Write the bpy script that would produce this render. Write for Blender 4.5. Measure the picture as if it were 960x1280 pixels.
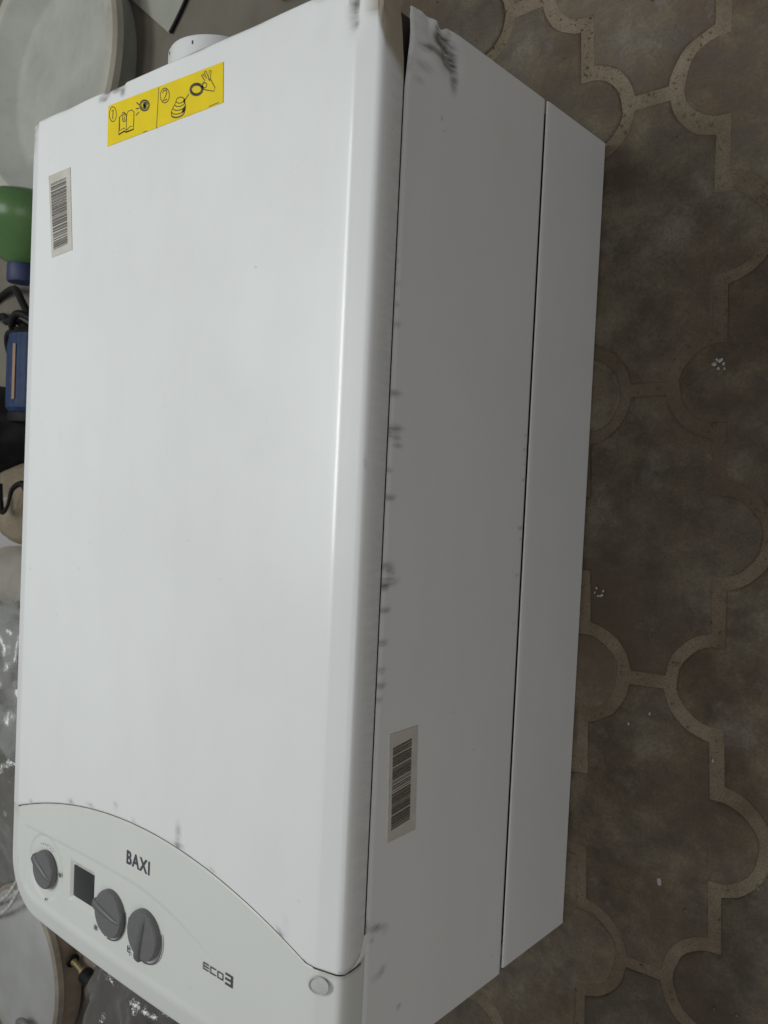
import bpy, bmesh, math, random
from mathutils import Vector, Matrix, noise
random.seed(7)
R = math.radians
S = bpy.context.scene
for o in list(bpy.data.objects):
    bpy.data.objects.remove(o)

# ------------------------------------------------------------------ camera
cd = bpy.data.cameras.new('camera'); cam = bpy.data.objects.new('camera', cd)
S.collection.objects.link(cam); S.camera = cam
r0 = Vector((0.768361911, 0.0461027122, -0.638352970))
r1 = Vector((0.0590800311, -0.998252766, -0.000982707782))
r2 = Vector((-0.637282923, -0.0369588381, -0.769743152))
cam.matrix_world = Matrix(((r0.x, -r1.x, -r2.x, 0.785828493), (r0.y, -r1.y, -r2.y, 0.413599190),
                           (r0.z, -r1.z, -r2.z, 0.739567866), (0, 0, 0, 1)))
cd.sensor_fit = 'VERTICAL'; cd.sensor_height = 36.0; cd.sensor_width = 27.0
cd.lens = 1081.43178 / 1280 * 36
cd.clip_start = 0.01; cd.clip_end = 100
cd.dof.use_dof = True; cd.dof.focus_distance = 0.72; cd.dof.aperture_fstop = 15.0

# ------------------------------------------------------------------ light
w = bpy.data.worlds.new('World'); S.world = w; w.use_nodes = True
bg = w.node_tree.nodes['Background']; bg.inputs[0].default_value = (0.97, 0.985, 1.0, 1); bg.inputs[1].default_value = 0.205
def area(name, loc, target, sx, sy, power, col):
    l = bpy.data.lights.new(name, 'AREA'); l.shape = 'RECTANGLE'; l.size = sx; l.size_y = sy
    l.energy = power; l.color = col
    o = bpy.data.objects.new(name, l); S.collection.objects.link(o); o.location = loc
    if target: o.rotation_euler = (Vector(target) - Vector(loc)).to_track_quat('-Z', 'Y').to_euler()
    return o
area('window_light', (-1.38, 1.05, 3.2), None, .85, 1.9, 43.0, (0.935, 0.99, 1.0))
area('face_glow_fill', (-0.13, 0.52, 1.25), None, .28, .50, 2.7, (0.97, 1.0, 0.985))  # added overhead fill for a glow on the front face, no known source
area('side_fill', (1.55, -0.12, 1.5), (0.42, 0.25, 0.2), .9, 1.2, 5.0, (1.0, 0.985, 0.96))  # added fill from the camera side, lifts the side panel and floor
S.view_settings.view_transform = 'Standard'; S.view_settings.look = 'None'
S.view_settings.exposure = 0.0; S.view_settings.gamma = 1.0
S.render.engine = 'CYCLES'

# ------------------------------------------------------------------ helpers
def mesh_obj(name, verts, faces, mat=None, parent=None, smooth=None, mats=None, fmat=None):
    me = bpy.data.meshes.new(name); me.from_pydata([tuple(v) for v in verts], [], faces); me.update()
    for m in (mats or ([mat] if mat else [])): me.materials.append(m)
    if fmat: me.polygons.foreach_set('material_index', fmat)
    if smooth is not None:
        me.polygons.foreach_set('use_smooth', [True] * len(me.polygons))
        if smooth < 180: me.set_sharp_from_angle(angle=R(smooth))
    o = bpy.data.objects.new(name, me); S.collection.objects.link(o)
    if parent: o.parent = parent
    return o
def thing(name, label, cat, loc=(0, 0, 0), group=None):
    o = bpy.data.objects.new(name, None); o.empty_display_size = 0.05; S.collection.objects.link(o); o.location = loc
    o['label'] = label; o['category'] = cat
    if group: o['group'] = group
    return o
def tag(o, label, cat, group=None):
    o['label'] = label; o['category'] = cat
    if group: o['group'] = group
    return o
def attr(o, name, vals):
    a = o.data.attributes.new(name, 'FLOAT', 'POINT'); a.data.foreach_set('value', vals)
def grid(name, nu, nv, fn, mat, parent=None, smooth=40, attrs=None, flip=False):
    V = []; A = {k: [] for k in (attrs or [])}
    for i in range(nu):
        for j in range(nv):
            p = fn(i, j)
            V.append(p[:3])
            for n, k in enumerate(attrs or []): A[k].append(p[3 + n])
    F = []
    for i in range(nu - 1):
        for j in range(nv - 1):
            a, b, c, d = i * nv + j, (i + 1) * nv + j, (i + 1) * nv + j + 1, i * nv + j + 1
            F.append((a, d, c, b) if flip else (a, b, c, d))
    o = mesh_obj(name, V, F, mat, parent, smooth)
    for k in A: attr(o, k, A[k])
    return o
def lathe(name, prof, mat, parent=None, n=48, M=None, smooth=35, close=False):
    V = []; F = []
    for (r, z) in prof:
        for k in range(n):
            a = 2 * math.pi * k / n; p = Vector((r * math.cos(a), r * math.sin(a), z))
            V.append(M @ p if M else p)
    for i in range(len(prof) - 1):
        for k in range(n):
            k2 = (k + 1) % n
            F.append((i * n + k, i * n + k2, (i + 1) * n + k2, (i + 1) * n + k))
    if close:
        F.append(tuple(range(n))[::-1]); F.append(tuple((len(prof) - 1) * n + k for k in range(n)))
    return mesh_obj(name, V, F, mat, parent, smooth)
def box(name, lo, hi, mat, parent=None, bev=0.0, M=None):
    bm = bmesh.new(); bmesh.ops.create_cube(bm, size=1)
    for v in bm.verts:
        v.co = Vector([lo[i] + (v.co[i] + .5) * (hi[i] - lo[i]) for i in range(3)])
    if bev: bmesh.ops.bevel(bm, geom=bm.edges[:], offset=bev, segments=3, profile=.5, affect='EDGES')
    if M: bm.transform(M)
    me = bpy.data.meshes.new(name); bm.to_mesh(me); bm.free(); me.materials.append(mat)
    me.polygons.foreach_set('use_smooth', [True] * len(me.polygons)); me.set_sharp_from_angle(angle=R(35))
    o = bpy.data.objects.new(name, me); S.collection.objects.link(o)
    if parent: o.parent = parent
    return o
def catmull(P, n=8, closed=False):
    P = [Vector(p) for p in P]; out = []; m = len(P)
    for i in range(m if closed else m - 1):
        a = P[(i - 1) % m] if closed else P[max(i - 1, 0)]; b = P[i]; c = P[(i + 1) % m]
        d = P[(i + 2) % m] if closed else P[min(i + 2, m - 1)]
        for k in range(n):
            t = k / n
            out.append(.5 * ((2 * b) + (c - a) * t + (2 * a - 5 * b + 4 * c - d) * t * t + (3 * b - a - 3 * c + d) * t ** 3))
    if not closed: out.append(P[-1])
    return out
def tube_geo(P, r, n=8, V=None, F=None):
    V = [] if V is None else V; F = [] if F is None else F
    P = [Vector(p) for p in P]; base = len(V); up = Vector((0, 0, 1)); m = len(P)
    for i, p in enumerate(P):
        t = (P[min(i + 1, m - 1)] - P[max(i - 1, 0)]).normalized()
        s = t.cross(up)
        if s.length < 1e-4: s = t.cross(Vector((1, 0, 0)))
        s.normalize(); q = s.cross(t)
        rr = r(i / (m - 1)) if callable(r) else r
        for k in range(n):
            a = 2 * math.pi * k / n; V.append(p + s * math.cos(a) * rr + q * math.sin(a) * rr)
    for i in range(m - 1):
        for k in range(n):
            k2 = (k + 1) % n
            F.append((base + i * n + k, base + i * n + k2, base + (i + 1) * n + k2, base + (i + 1) * n + k))
    F.append(tuple(base + k for k in range(n))); F.append(tuple(base + (m - 1) * n + k for k in range(n))[::-1])
    return V, F
def tube(name, P, r, mat, parent=None, n=8):
    V, F = tube_geo(P, r, n); return mesh_obj(name, V, F, mat, parent, 60)
def sstep(a, b, x):
    t = max(0., min(1., (x - a) / (b - a))); return t * t * (3 - 2 * t)
def gauss(x, s): return math.exp(-(x / s) ** 2)

# ------------------------------------------------------------------ materials
class NT:
    def __init__(s, name):
        s.m = bpy.data.materials.new(name); s.m.use_nodes = True; s.t = s.m.node_tree
        s.b = s.t.nodes['Principled BSDF']; s.out = s.t.nodes['Material Output']
    def n(s, typ, ins=None, **kw):
        x = s.t.nodes.new(typ)
        for k, v in kw.items(): setattr(x, k, v)
        for k, v in (ins or {}).items():
            if isinstance(v, bpy.types.NodeSocket): s.t.links.new(v, x.inputs[k])
            else: x.inputs[k].default_value = v
        return x
    def link(s, a, b): s.t.links.new(a, b)
    def set(s, **kw):
        for k, v in kw.items():
            k = k.replace('_', ' ')
            if isinstance(v, bpy.types.NodeSocket): s.t.links.new(v, s.b.inputs[k])
            else: s.b.inputs[k].default_value = v
        return s
    def coord(s, which='Object'): return s.n('ShaderNodeTexCoord').outputs[which]
    def noise(s, scale, detail=4, rough=.55, vec=None):
        x = s.n('ShaderNodeTexNoise', {'Scale': scale, 'Detail': detail, 'Roughness': rough})
        s.link(vec or s.coord(), x.inputs['Vector']); return x.outputs['Fac']
    def ramp(s, fac, stops):
        x = s.n('ShaderNodeValToRGB', {0: fac}); e = x.color_ramp.elements
        while len(e) < len(stops): e.new(.5)
        for k, (p, c) in enumerate(stops):
            e[k].position = p; e[k].color = (c, c, c, 1) if isinstance(c, (int, float)) else (*c, 1)
        return x.outputs[0]
    def mix(s, f, a, b, mode='MIX'):
        x = s.n('ShaderNodeMix', data_type='RGBA', blend_type=mode)
        for k, v in ((0, f), (6, a), (7, b)):
            if isinstance(v, bpy.types.NodeSocket): s.link(v, x.inputs[k])
            else: x.inputs[k].default_value = (*v, 1) if isinstance(v, tuple) else v
        return x.outputs[2]
    def math(s, op, a, b=0.):
        x = s.n('ShaderNodeMath', operation=op)
        for k, v in ((0, a), (1, b)):
            if isinstance(v, bpy.types.NodeSocket): s.link(v, x.inputs[k])
            else: x.inputs[k].default_value = v
        return x.outputs[0]
    def bump(s, h, strength, dist, prev=None):
        x = s.n('ShaderNodeBump', {'Height': h, 'Strength': strength, 'Distance': dist})
        if prev: s.link(prev, x.inputs['Normal'])
        s.link(x.outputs[0], s.b.inputs['Normal']); return x.outputs[0]

def enamel(name, col, rough, attrs=True, coat=0.0):
    t = NT(name)
    c = t.mix(t.ramp(t.noise(5, 3), [(.35, 0.0), (.7, 1.0)]), tuple(x * .965 for x in col), col)
    speck = t.ramp(t.noise(160, 2, .4), [(.745, 0.0), (.80, 1.0)])
    speck2 = t.math('MULTIPLY', speck, t.ramp(t.noise(7, 3), [(.5, 0.0), (.66, .55)]))
    c = t.mix(speck2, c, (.30, .28, .25))
    # faint wiped-dust smears
    mp = t.n('ShaderNodeMapping', {'Scale': (9, 2.5, 9)}); t.link(t.coord(), mp.inputs[0])
    sm = t.ramp(t.noise(3, 6, .65, mp.outputs[0]), [(.45, 0.0), (.75, .07)])
    c = t.mix(sm, c, (.50, .47, .42))
    if attrs:
        d = t.n('ShaderNodeAttribute', attribute_name='dirt').outputs['Fac']
        mp2 = t.n('ShaderNodeMapping', {'Scale': (60, 260, 60)}); t.link(t.coord(), mp2.inputs[0])
        br = t.ramp(t.noise(1, 5, .65, mp2.outputs[0]), [(.30, .25), (.58, 1.0)])
        c = t.mix(t.math('MULTIPLY', d, br), c, (.15, .143, .13))
        tn = t.n('ShaderNodeAttribute', attribute_name='tan').outputs['Fac']
        c = t.mix(tn, c, (.36, .31, .235))
    t.set(Base_Color=c, Roughness=t.ramp(t.noise(12, 4), [(.3, rough - .04), (.75, rough + .08)]),
          Coat_Weight=coat, Coat_Roughness=.12)
    t.b.inputs['Specular IOR Level'].default_value = .5
    b = t.bump(t.noise(420, 2, .5), .06, .0006)
    t.bump(t.noise(9, 2, .5), .05, .004, b)
    return t.m
M_door = enamel('white_enamel', (.80, .81, .80), .30, coat=.25)
M_side = enamel('white_sheet_metal', (.76, .765, .755), .42)
M_panel = enamel('white_moulded_plastic', (.685, .70, .66), .40)
def plain(name, col, rough, metal=0.0, var=.12, scale=40, bump=0.0, spec=.5):
    t = NT(name)
    c = t.mix(t.ramp(t.noise(scale, 4), [(.3, 0.0), (.7, 1.0)]), tuple(x * (1 - var) for x in col), tuple(min(1, x * (1 + var)) for x in col))
    t.set(Base_Color=c, Roughness=rough, Metallic=metal); t.b.inputs['Specular IOR Level'].default_value = spec
    if bump: t.bump(t.noise(scale * 4, 4), bump, .002)
    return t.m
M_inner = plain('dark_inside_shade', (.045, .032, .023), .6)  # dark colour stands in for shade inside the casing and its gaps
M_grime = plain('seam_grime', (.20, .18, .155), .8, var=.5, scale=150)
M_knob = plain('grey_knob_plastic', (.135, .132, .133), .5, scale=300, var=.08)
M_knob2 = plain('grey_knob_pointer', (.110, .108, .110), .45, scale=300, var=.08)
M_print = plain('dark_print', (.065, .065, .078), .5, scale=900, var=.3)
M_printsoft = plain('grey_print', (.07, .07, .075), .5, scale=900, var=.3)
M_yellow = plain('yellow_sticker', (.80, .60, .003), .55, var=.05, scale=60, spec=.25)
M_blackline = plain('sticker_ink', (.055, .045, .02), .5, scale=900, var=.3)
M_bars = plain('barcode_ink', (.115, .100, .088), .6, scale=500, var=.35)
M_brass = plain('tarnished_brass', (.30, .24, .13), .45, metal=.7, scale=200)
M_blackp = plain('black_rubber_and_shadow', (.007, .006, .007), .6, scale=120, var=.4, spec=.22)  # also colours the modelled shadow under the board edge
M_bluep = plain('blue_plastic', (.018, .036, .092), .55, scale=80, var=.25, spec=.25)
M_bluecap = plain('dark_blue_cap', (.018, .026, .085), .55, scale=80)
M_orange = plain('orange_stripe', (.30, .17, .10), .5, scale=80)
def grubby(name, col, dirt):
    t = NT(name)
    c = t.mix(t.ramp(t.noise(9, 6, .65), [(.38, 0.0), (.72, .6)]), col, dirt)
    c = t.mix(t.ramp(t.noise(26, 5, .6), [(.58, 0.0), (.80, .22)]), c, tuple(x * .6 for x in dirt))
    t.set(Base_Color=c, Roughness=.55); t.bump(t.noise(30, 4), .15, .002); return t.m
M_tub = grubby('grubby_pale_plastic', (.42, .43, .385), (.26, .26, .22))
M_tubrim = grubby('grubby_rim_plastic', (.47, .45, .385), (.30, .265, .20))
M_pinkwhite = plain('pinkish_white_plastic', (.42, .40, .39), .5, scale=20, var=.08)
M_red = plain('dull_red', (.16, .035, .03), .7, scale=50, var=.3, bump=.3)

def label_paper(name):
    t = NT(name)
    c = t.mix(t.ramp(t.noise(60, 5), [(.3, 0.0), (.7, 1.0)]), (.50, .475, .41), (.60, .58, .53))
    t.set(Base_Color=c, Roughness=.38); return t.m
M_paper = label_paper('aged_label_tape')

def green_mat():
    t = NT('green_bottle_plastic')
    c = t.mix(t.ramp(t.noise(14, 3), [(.3, 0.0), (.7, 1.0)]), (.065, .165, .050), (.13, .255, .085))
    t.set(Base_Color=c, Roughness=.28, Transmission_Weight=.25); return t.m
M_green = green_mat()
def lcd_mat():
    t = NT('display_glass')
    t.set(Base_Color=(.035, .036, .036, 1), Roughness=.12); return t.m
M_lcd = lcd_mat()
def common_dirt(t, geo, c, k):
    m = t.ramp(t.noise(5.2, 6, .62, geo), [(.50, 0.0), (.64, k)])
    c = t.mix(m, c, (.092, .066, .042))
    return t.mix(t.ramp(t.noise(21, 5, .7, geo), [(.56, 0.0), (.72, k * .7)]), c, (.062, .045, .029))
def paver_mat():
    t = NT('worn_concrete_paver')
    geo = t.n('ShaderNodeNewGeometry').outputs['Position']
    oi = t.n('ShaderNodeObjectInfo').outputs['Random']
    big = t.noise(8.5, 6, .62, geo); mid = t.noise(34, 6, .68, geo); fine = t.noise(420, 3, .6, geo)
    c = t.ramp(big, [(.30, (.082, .054, .030)), (.44, (.126, .093, .057)), (.55, (.165, .132, .087)), (.70, (.220, .190, .138))])
    c = t.mix(t.ramp(mid, [(.36, .55), (.62, 0.0)]), c, (.048, .037, .027))
    c = t.mix(t.ramp(t.noise(15, 6, .7, geo), [(.58, 0.0), (.76, .7)]), c, (.23, .215, .19))
    c = t.mix(t.ramp(t.noise(11, 4, .6, geo), [(.56, 0.0), (.74, .5)]), c, (.115, .075, .042))
    c = t.mix(t.ramp(fine, [(.35, .35), (.65, 0.0)]), c, (.035, .028, .021))
    c = common_dirt(t, geo, c, .85)
    v = t.math('ADD', t.math('MULTIPLY', oi, .42), .82)
    c = t.mix(1.0, c, t.n('ShaderNodeCombineColor', {0: v, 1: v, 2: v}).outputs[0], 'MULTIPLY')
    t.set(Base_Color=c, Roughness=t.ramp(mid, [(.3, .48), (.65, .85)]))
    b = t.bump(fine, .22, .0012); b = t.bump(mid, .35, .004, b)
    return t.m
M_paver = paver_mat()
def sand_mat():
    t = NT('packed_joint_sand')
    geo = t.n('ShaderNodeNewGeometry').outputs['Position']
    c = t.ramp(t.noise(16, 5, .6, geo), [(.3, (.140, .110, .071)), (.52, (.230, .188, .130)), (.72, (.31, .265, .19))])
    g = t.noise(700, 3, .7, geo)
    c = t.mix(t.ramp(g, [(.32, .55), (.58, 0.0)]), c, (.085, .055, .032))
    # darker damp dirt over part of the joints
    c = t.mix(t.ramp(t.noise(3.3, 3, .5, geo), [(.52, 0.0), (.64, .40)]), c, (.11, .078, .052))
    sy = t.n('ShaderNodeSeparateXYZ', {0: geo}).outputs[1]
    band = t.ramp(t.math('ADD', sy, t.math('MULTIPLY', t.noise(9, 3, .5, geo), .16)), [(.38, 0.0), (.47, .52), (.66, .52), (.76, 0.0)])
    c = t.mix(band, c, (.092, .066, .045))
    c = common_dirt(t, geo, c, .22)
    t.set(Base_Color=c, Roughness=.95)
    b = t.bump(g, .5, .0016); t.bump(t.noise(120, 4, .6, geo), .5, .003, b)
    return t.m
M_sand = sand_mat()
def dusty_sheet():
    t = NT('dusty_pale_floor')
    geo = t.n('ShaderNodeNewGeometry').outputs['Position']
    c = t.ramp(t.noise(6, 6, .6, geo), [(.3, (.115, .10, .078)), (.7, (.195, .175, .14))])
    c = t.mix(t.ramp(t.noise(60, 5, .7, geo), [(.4, .3), (.65, 0.0)]), c, (.15, .13, .10))
    t.set(Base_Color=c, Roughness=.85); t.bump(t.noise(90, 5, .6, geo), .3, .003); return t.m
M_dusty = dusty_sheet()
def tan_mat():
    t = NT('tan_sackcloth')
    c = t.ramp(t.noise(18, 6, .65), [(.3, (.15, .115, .075)), (.7, (.27, .225, .16))])
    t.set(Base_Color=c, Roughness=.85); t.bump(t.noise(160, 4), .5, .003); return t.m
M_tan = tan_mat()
def film(name, tint, haze, rough=.2, dens=.0):
    t = NT(name); N = t.n
    tr = N('ShaderNodeBsdfTransparent', {0: (*tint, 1)})
    gl = N('ShaderNodeBsdfGlossy', {'Color': (.95, .97, .97, 1), 'Roughness': rough})
    df = N('ShaderNodeBsdfDiffuse', {'Color': (*[min(1, x * .62 + .02) for x in tint], 1)})
    bm = N('ShaderNodeBump', {'Height': t.noise(38, 5, .6), 'Strength': .45, 'Distance': .006})
    for x in (gl, df): t.link(bm.outputs[0], x.inputs['Normal'])
    m1 = N('ShaderNodeMixShader', {0: haze}); t.link(tr.outputs[0], m1.inputs[1]); t.link(df.outputs[0], m1.inputs[2])
    fr = N('ShaderNodeFresnel', {'IOR': 1.5}); t.link(bm.outputs[0], fr.inputs['Normal'])
    f2 = t.math('MINIMUM', t.math('MULTIPLY', fr.outputs[0], 1.9), .9)
    m2 = N('ShaderNodeMixShader'); t.link(f2, m2.inputs[0]); t.link(m1.outputs[0], m2.inputs[1]); t.link(gl.outputs[0], m2.inputs[2])
    t.link(m2.outputs[0], t.out.inputs['Surface']); return t.m
M_clear = film('clear_polythene', (.92, .92, .88), .42)
M_smoke = film('grimy_polythene', (.55, .52, .45), .34, .18)
M_bagblack = plain('black_bin_film', (.006, .005, .0055), .75, scale=30, var=.4, spec=.15)

# ------------------------------------------------------------------ floor
def fl(x, y): return abs(x) < 5
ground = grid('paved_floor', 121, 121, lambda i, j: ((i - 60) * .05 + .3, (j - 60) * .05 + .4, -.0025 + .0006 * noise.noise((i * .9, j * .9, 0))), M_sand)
ground['kind'] = 'structure'
A, B, RAD, G = .1242, .2580, .0405, .0056
NQ = 9
def paver_outline(inset):
    r_out, r_in = RAD - inset, RAD + inset
    hx = A / 2 - inset
    pts = []
    # one quadrant boundary (x>0,y>0) from right lobe to top neck
    a1 = math.asin(0)
    q = []
    for k in range(NQ + 1):                      # convex lobe, centre (A/2, 0)
        a = (k / NQ) * math.pi / 2
        q.append((A / 2 + r_out * math.cos(a), r_out * math.sin(a)))
    q[-1] = (hx, r_out)
    q.append((hx, B / 2 - math.sqrt(r_in ** 2 - inset ** 2)))
    y_top = B / 2 - inset
    a_end = math.acos(min(1, inset / r_in))
    for k in range(1, NQ + 1):                   # concave bite, centre (A/2, B/2)
        a = (k / NQ) * a_end
        ang = -math.pi / 2 - math.asin(inset / r_in) * (1 - k / NQ) - a * (math.pi / 2 - math.asin(inset / r_in)) / a_end
        q.append((A / 2 + r_in * math.cos(ang), B / 2 + r_in * math.sin(ang)))
    q[-1] = (A / 2 - math.sqrt(r_in ** 2 - inset ** 2), y_top)
    pts += q
    pts += [(-x, y) for x, y in reversed(q)]
    pts += [(-x, -y) for x, y in q[1:]]
    pts += [(x, -y) for x, y in list(reversed(q))[:-1]]
    return pts
def paver_mesh(seed):
    rnd = random.Random(seed)
    loops = []
    for ins, z in ((G, -.016), (G, -.0024), (G + .0010, -.0009), (G + .0030, 0.0)):
        L = []
        for (x, y) in paver_outline(ins):
            w_ = noise.noise((x * 55 + seed * 7, y * 55, 0)) * .0015 + noise.noise((x * 190 + seed * 7, y * 190, 4)) * .0009
            L.append((x * (1 + w_ / .08), y * (1 + w_ / .16), z + (.0003 * noise.noise((x * 40, y * 40, seed)) if z > -.002 else 0)))
        loops.append(L)
    n = len(loops[0]); V = [p for L in loops for p in L]; F = []
    for i in range(len(loops) - 1):
        for k in range(n):
            k2 = (k + 1) % n; F.append((i * n + k, i * n + k2, (i + 1) * n + k2, (i + 1) * n + k))
    F.append(tuple((len(loops) - 1) * n + k for k in range(n)))
    me = bpy.data.meshes.new('paver'); me.from_pydata(V, [], F); me.materials.append(M_paver)
    me.polygons.foreach_set('use_smooth', [True] * len(me.polygons)); me.set_sharp_from_angle(angle=R(50))
    return me
pm = [paver_mesh(s) for s in range(5)]
ang = math.atan2(.0511, 1)
ORG = Vector((.4768, .376))
ux = Vector((math.cos(ang), math.sin(ang))); uy = Vector((-math.sin(ang), math.cos(ang)))
rp = random.Random(3)
for ci in range(-10, 6):
    for rj in range(-5, 6):
        c = ORG + ux * (A * ci) + uy * (B * (rj + (.5 if ci % 2 else 0)))
        if c.x < -.95 or c.x > 1.0 or c.y < -.75 or c.y > 1.45: continue
        if c.x < -.06 or (c.x < .06 and c.y > .80): continue       # under the concrete strip
        o = bpy.data.objects.new('paver', rp.choice(pm)); S.collection.objects.link(o); o.parent = ground
        o.location = (c.x + rp.uniform(-1, 1) * .0012, c.y + rp.uniform(-1, 1) * .0012, -.0004 - abs(rp.gauss(0, .0005)))
        o.rotation_euler = (rp.gauss(0, .0035), rp.gauss(0, .0045), ang + (math.pi if rp.random() < .5 else 0) + rp.gauss(0, .006))
# sand grains and grit lying in the joints
V = []; F = []; rg = random.Random(11)
def in_paver(x, y):
    p = Vector((x, y)) - ORG; a = p.dot(ux); b = p.dot(uy)
    ci = round(a / A); best = 9
    for c in (ci - 1, ci, ci + 1):
        cb = (.5 if c % 2 else 0) * B
        lx = a - c * A; ly = (b - cb + B / 2) % B - B / 2
        if math.hypot(abs(lx) - A / 2, ly) < RAD - G: return True
        if abs(lx) < A / 2 - G and abs(ly) < B / 2 - G and math.hypot(abs(lx) - A / 2, abs(ly) - B / 2) > RAD + G: return True
    return False
cnt = 0
for _ in range(26000):
    x = rg.uniform(.12, .70); y = rg.uniform(-.25, 1.0)
    if x < .425 and -.0 < y < .74: continue
    if in_paver(x, y) and rg.random() > .03: continue
    dens = .5 + .5 * noise.noise((x * 5, y * 5, 3.3))
    if rg.random() > dens * (.45 + .55 * sstep(.35, .75, y)): continue
    s = abs(rg.gauss(0, .0007)) + .0004; b0 = len(V); z = -.0021 + s * .3 if not in_paver(x, y) else s * .5
    for d in ((1, 0, 0), (-1, 0, 0), (0, 1, 0), (0, -1, 0), (0, 0, 1), (0, 0, -1)):
        V.append((x + d[0] * s * rg.uniform(.6, 1.3), y + d[1] * s * rg.uniform(.6, 1.3), z + d[2] * s * rg.uniform(.6, 1.2)))
    for t in ((0, 2, 4), (2, 1, 4), (1, 3, 4), (3, 0, 4), (2, 0, 5), (1, 2, 5), (3, 1, 5), (0, 3, 5)): F.append(tuple(b0 + k for k in t))
grit = mesh_obj('joint_grit', V, F, M_sand); grit['kind'] = 'stuff'
grit['label'] = 'loose sand grains and grit lying in the paving joints'
# paint splashes dried on the pavers
M_fleck = plain('dried_white_paint', (.38, .37, .34), .7, scale=300)
def fleck(cx, cy, blobs):
    V = []; F = []
    for (dx, dy, r, e, an) in blobs:
        b0 = len(V); n = 9
        V.append((cx + dx, cy + dy, .0011))
        for k in range(n):
            a = 2 * math.pi * k / n; rr = r * rg.uniform(.7, 1.25)
            px, py = rr * math.cos(a) * e, rr * math.sin(a)
            V.append((cx + dx + px * math.cos(an) - py * math.sin(an), cy + dy + px * math.sin(an) + py * math.cos(an), .0002))
        for k in range(n): F.append((b0, b0 + 1 + k, b0 + 1 + (k + 1) % n))
    return mesh_obj('paint_fleck', V, F, M_fleck, ground)
fleck(.531, .523, [(-.004, .001, .0022, 1.0, 0), (.001, .004, .0018, 1.6, .5), (.004, .001, .0017, .7, 0), (.000, -.003, .0014, 1, 0), (.005, -.003, .0015, .6, .3), (-.002, .005, .001, 1, 0)])
fleck(.435, .320, [(-.003, .003, .0016, .7, .4), (-.0045, -.001, .0011, .8, 0), (.0035, .001, .0016, .6, -.3), (.002, -.0032, .0015, 1.8, .5), (-.001, -.004, .001, 1.4, 0)])
fleck(.506, .073, [(0, 0, .0035, .6, .2)])
fleck(.489, .218, [(0, 0, .0014, .8, 0)]); fleck(.470, .205, [(0, 0, .0014, .8, 0)]); fleck(.546, .19, [(0, 0, .0017, .7, 0)])

# ------------------------------------------------------------------ the boiler
boiler = thing('gas_boiler', 'white wall-hung gas boiler lying on its back on the paving', 'boiler', (.208, .365, 0))
def P(o):                         # parent while keeping the world-space coordinates baked into the mesh
    o.matrix_parent_inverse = Matrix.Translation((-.208, -.365, 0)); return o
W, L = .4165, .730
CX = .20825
def yarc(x):
    return max(.0895, .1255 - 1.03 * (x - CX) ** 2) if x > CX else max(.086, .1255 - .95 * (x - CX) ** 2)
# cross-section of door / panel as (offset inward from outermost side, z): from flange foot up to the flat face
XO = .4245                        # outermost x of the bulging front
PROF = []
def prof_build():
    pr = [(.0020, .3012), (.0016, .3050), (.0011, .3100), (.0006, .3155)]
    c = (.0072, .3188); r = .0066                      # big edge rounding from 84 deg to 13 deg
    for k in range(1, 9):
        a = R(174 - k * (174 - 103) / 8); pr.append((c[0] + r * math.cos(a), c[1] + r * math.sin(a)))
    x0, z0 = pr[-1]
    xc = XO - .4055                                     # crease
    zc = .3283
    pr.append((xc - .0030, zc - .0030 * math.tan(R(12))))
    pr.append((xc - .0015, zc - .00022)); pr.append((xc, zc + .00020)); pr.append((xc + .0015, zc + .00042))
    pr.append((xc + .0035, zc + .00050))
    return pr
PROF = prof_build()
ZF = PROF[-1][1]
def section():
    right = [(XO - o, z) for (o, z) in PROF]
    xr = right[-1][0]; xl = 2 * CX - xr
    n = 74
    mid = [(xr + (xl - xr) * k / n, ZF) for k in range(1, n)]
    left = [(2 * CX - x, z) for (x, z) in reversed(right)]
    return right + mid + left
SEC = section(); NP = len(PROF)
NV = 150
dents = [  # x, y, radius x, radius y, depth
    (.3745, .722, .0028, .016, .0013), (.3700, .709, .0020, .010, .0007), (.4035, .719, .0034, .018, .0034), (.4100, .729, .008, .006, .0022), (.388, .731, .012, .004, .0012),
    (.1205, .7280, .0035, .0040, .0036), (.143, .7280, .003, .0045, .0030), (.131, .7305, .009, .0025, .0016), (.003, .729, .005, .005, .0020),
    (.300, .7297, .03, .002, .0006), (.06, .7297, .02, .003, .0008)]
rd = random.Random(5)
scr = []   # scuffs: x, y, sx, sy, strength
for (x, y, sx, sy, s) in [(.255, .134, .0012, .010, .5), (.258, .1268, .003, .0025, .75), (.358, .114, .0012, .010, .45), (.374, .109, .0016, .010, .45), (.371, .1005, .004, .002, .6),
                          (.170, .1345, .002, .0025, .55), (.173, .130, .0012, .003, .5), (.0655, .439, .0013, .007, .35), (.063, .43, .001, .003, .3),
                          (.118, .7245, .006, .003, .85), (.136, .7265, .006, .0025, .7), (.146, .7235, .003, .004, .8), (.13, .729, .016, .0018, .7), (.002, .727, .006, .006, .6), (-.003, .715, .002, .012, .6), (.02, .7292, .02, .0015, .5),
                          (.243, .7293, .012, .0015, .8), (.252, .7297, .03, .001, .5), (.3725, .720, .0014, .014, .6), (.369, .707, .0010, .012, .35), (.371, .7285, .006, .003, .5),
                          (.4025, .7165, .0022, .015, .95), (.4045, .704, .002, .004, .6), (.4075, .7285, .006, .003, .6), (.31, .7295, .008, .001, .4),
                          (.025, .0915, .010, .003, .4), (.045, .0985, .004, .003, .35), (.075, .452, .0008, .0025, .25), (.045, .375, .001, .0015, .4)]:
    scr.append((x, y, sx, sy, s))
for _ in range(10): 
    x = rd.uniform(.03, .39); scr.append((x, yarc(x) + .003, rd.uniform(.001, .005), rd.uniform(.0015, .003), rd.uniform(.2, .5)))
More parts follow.
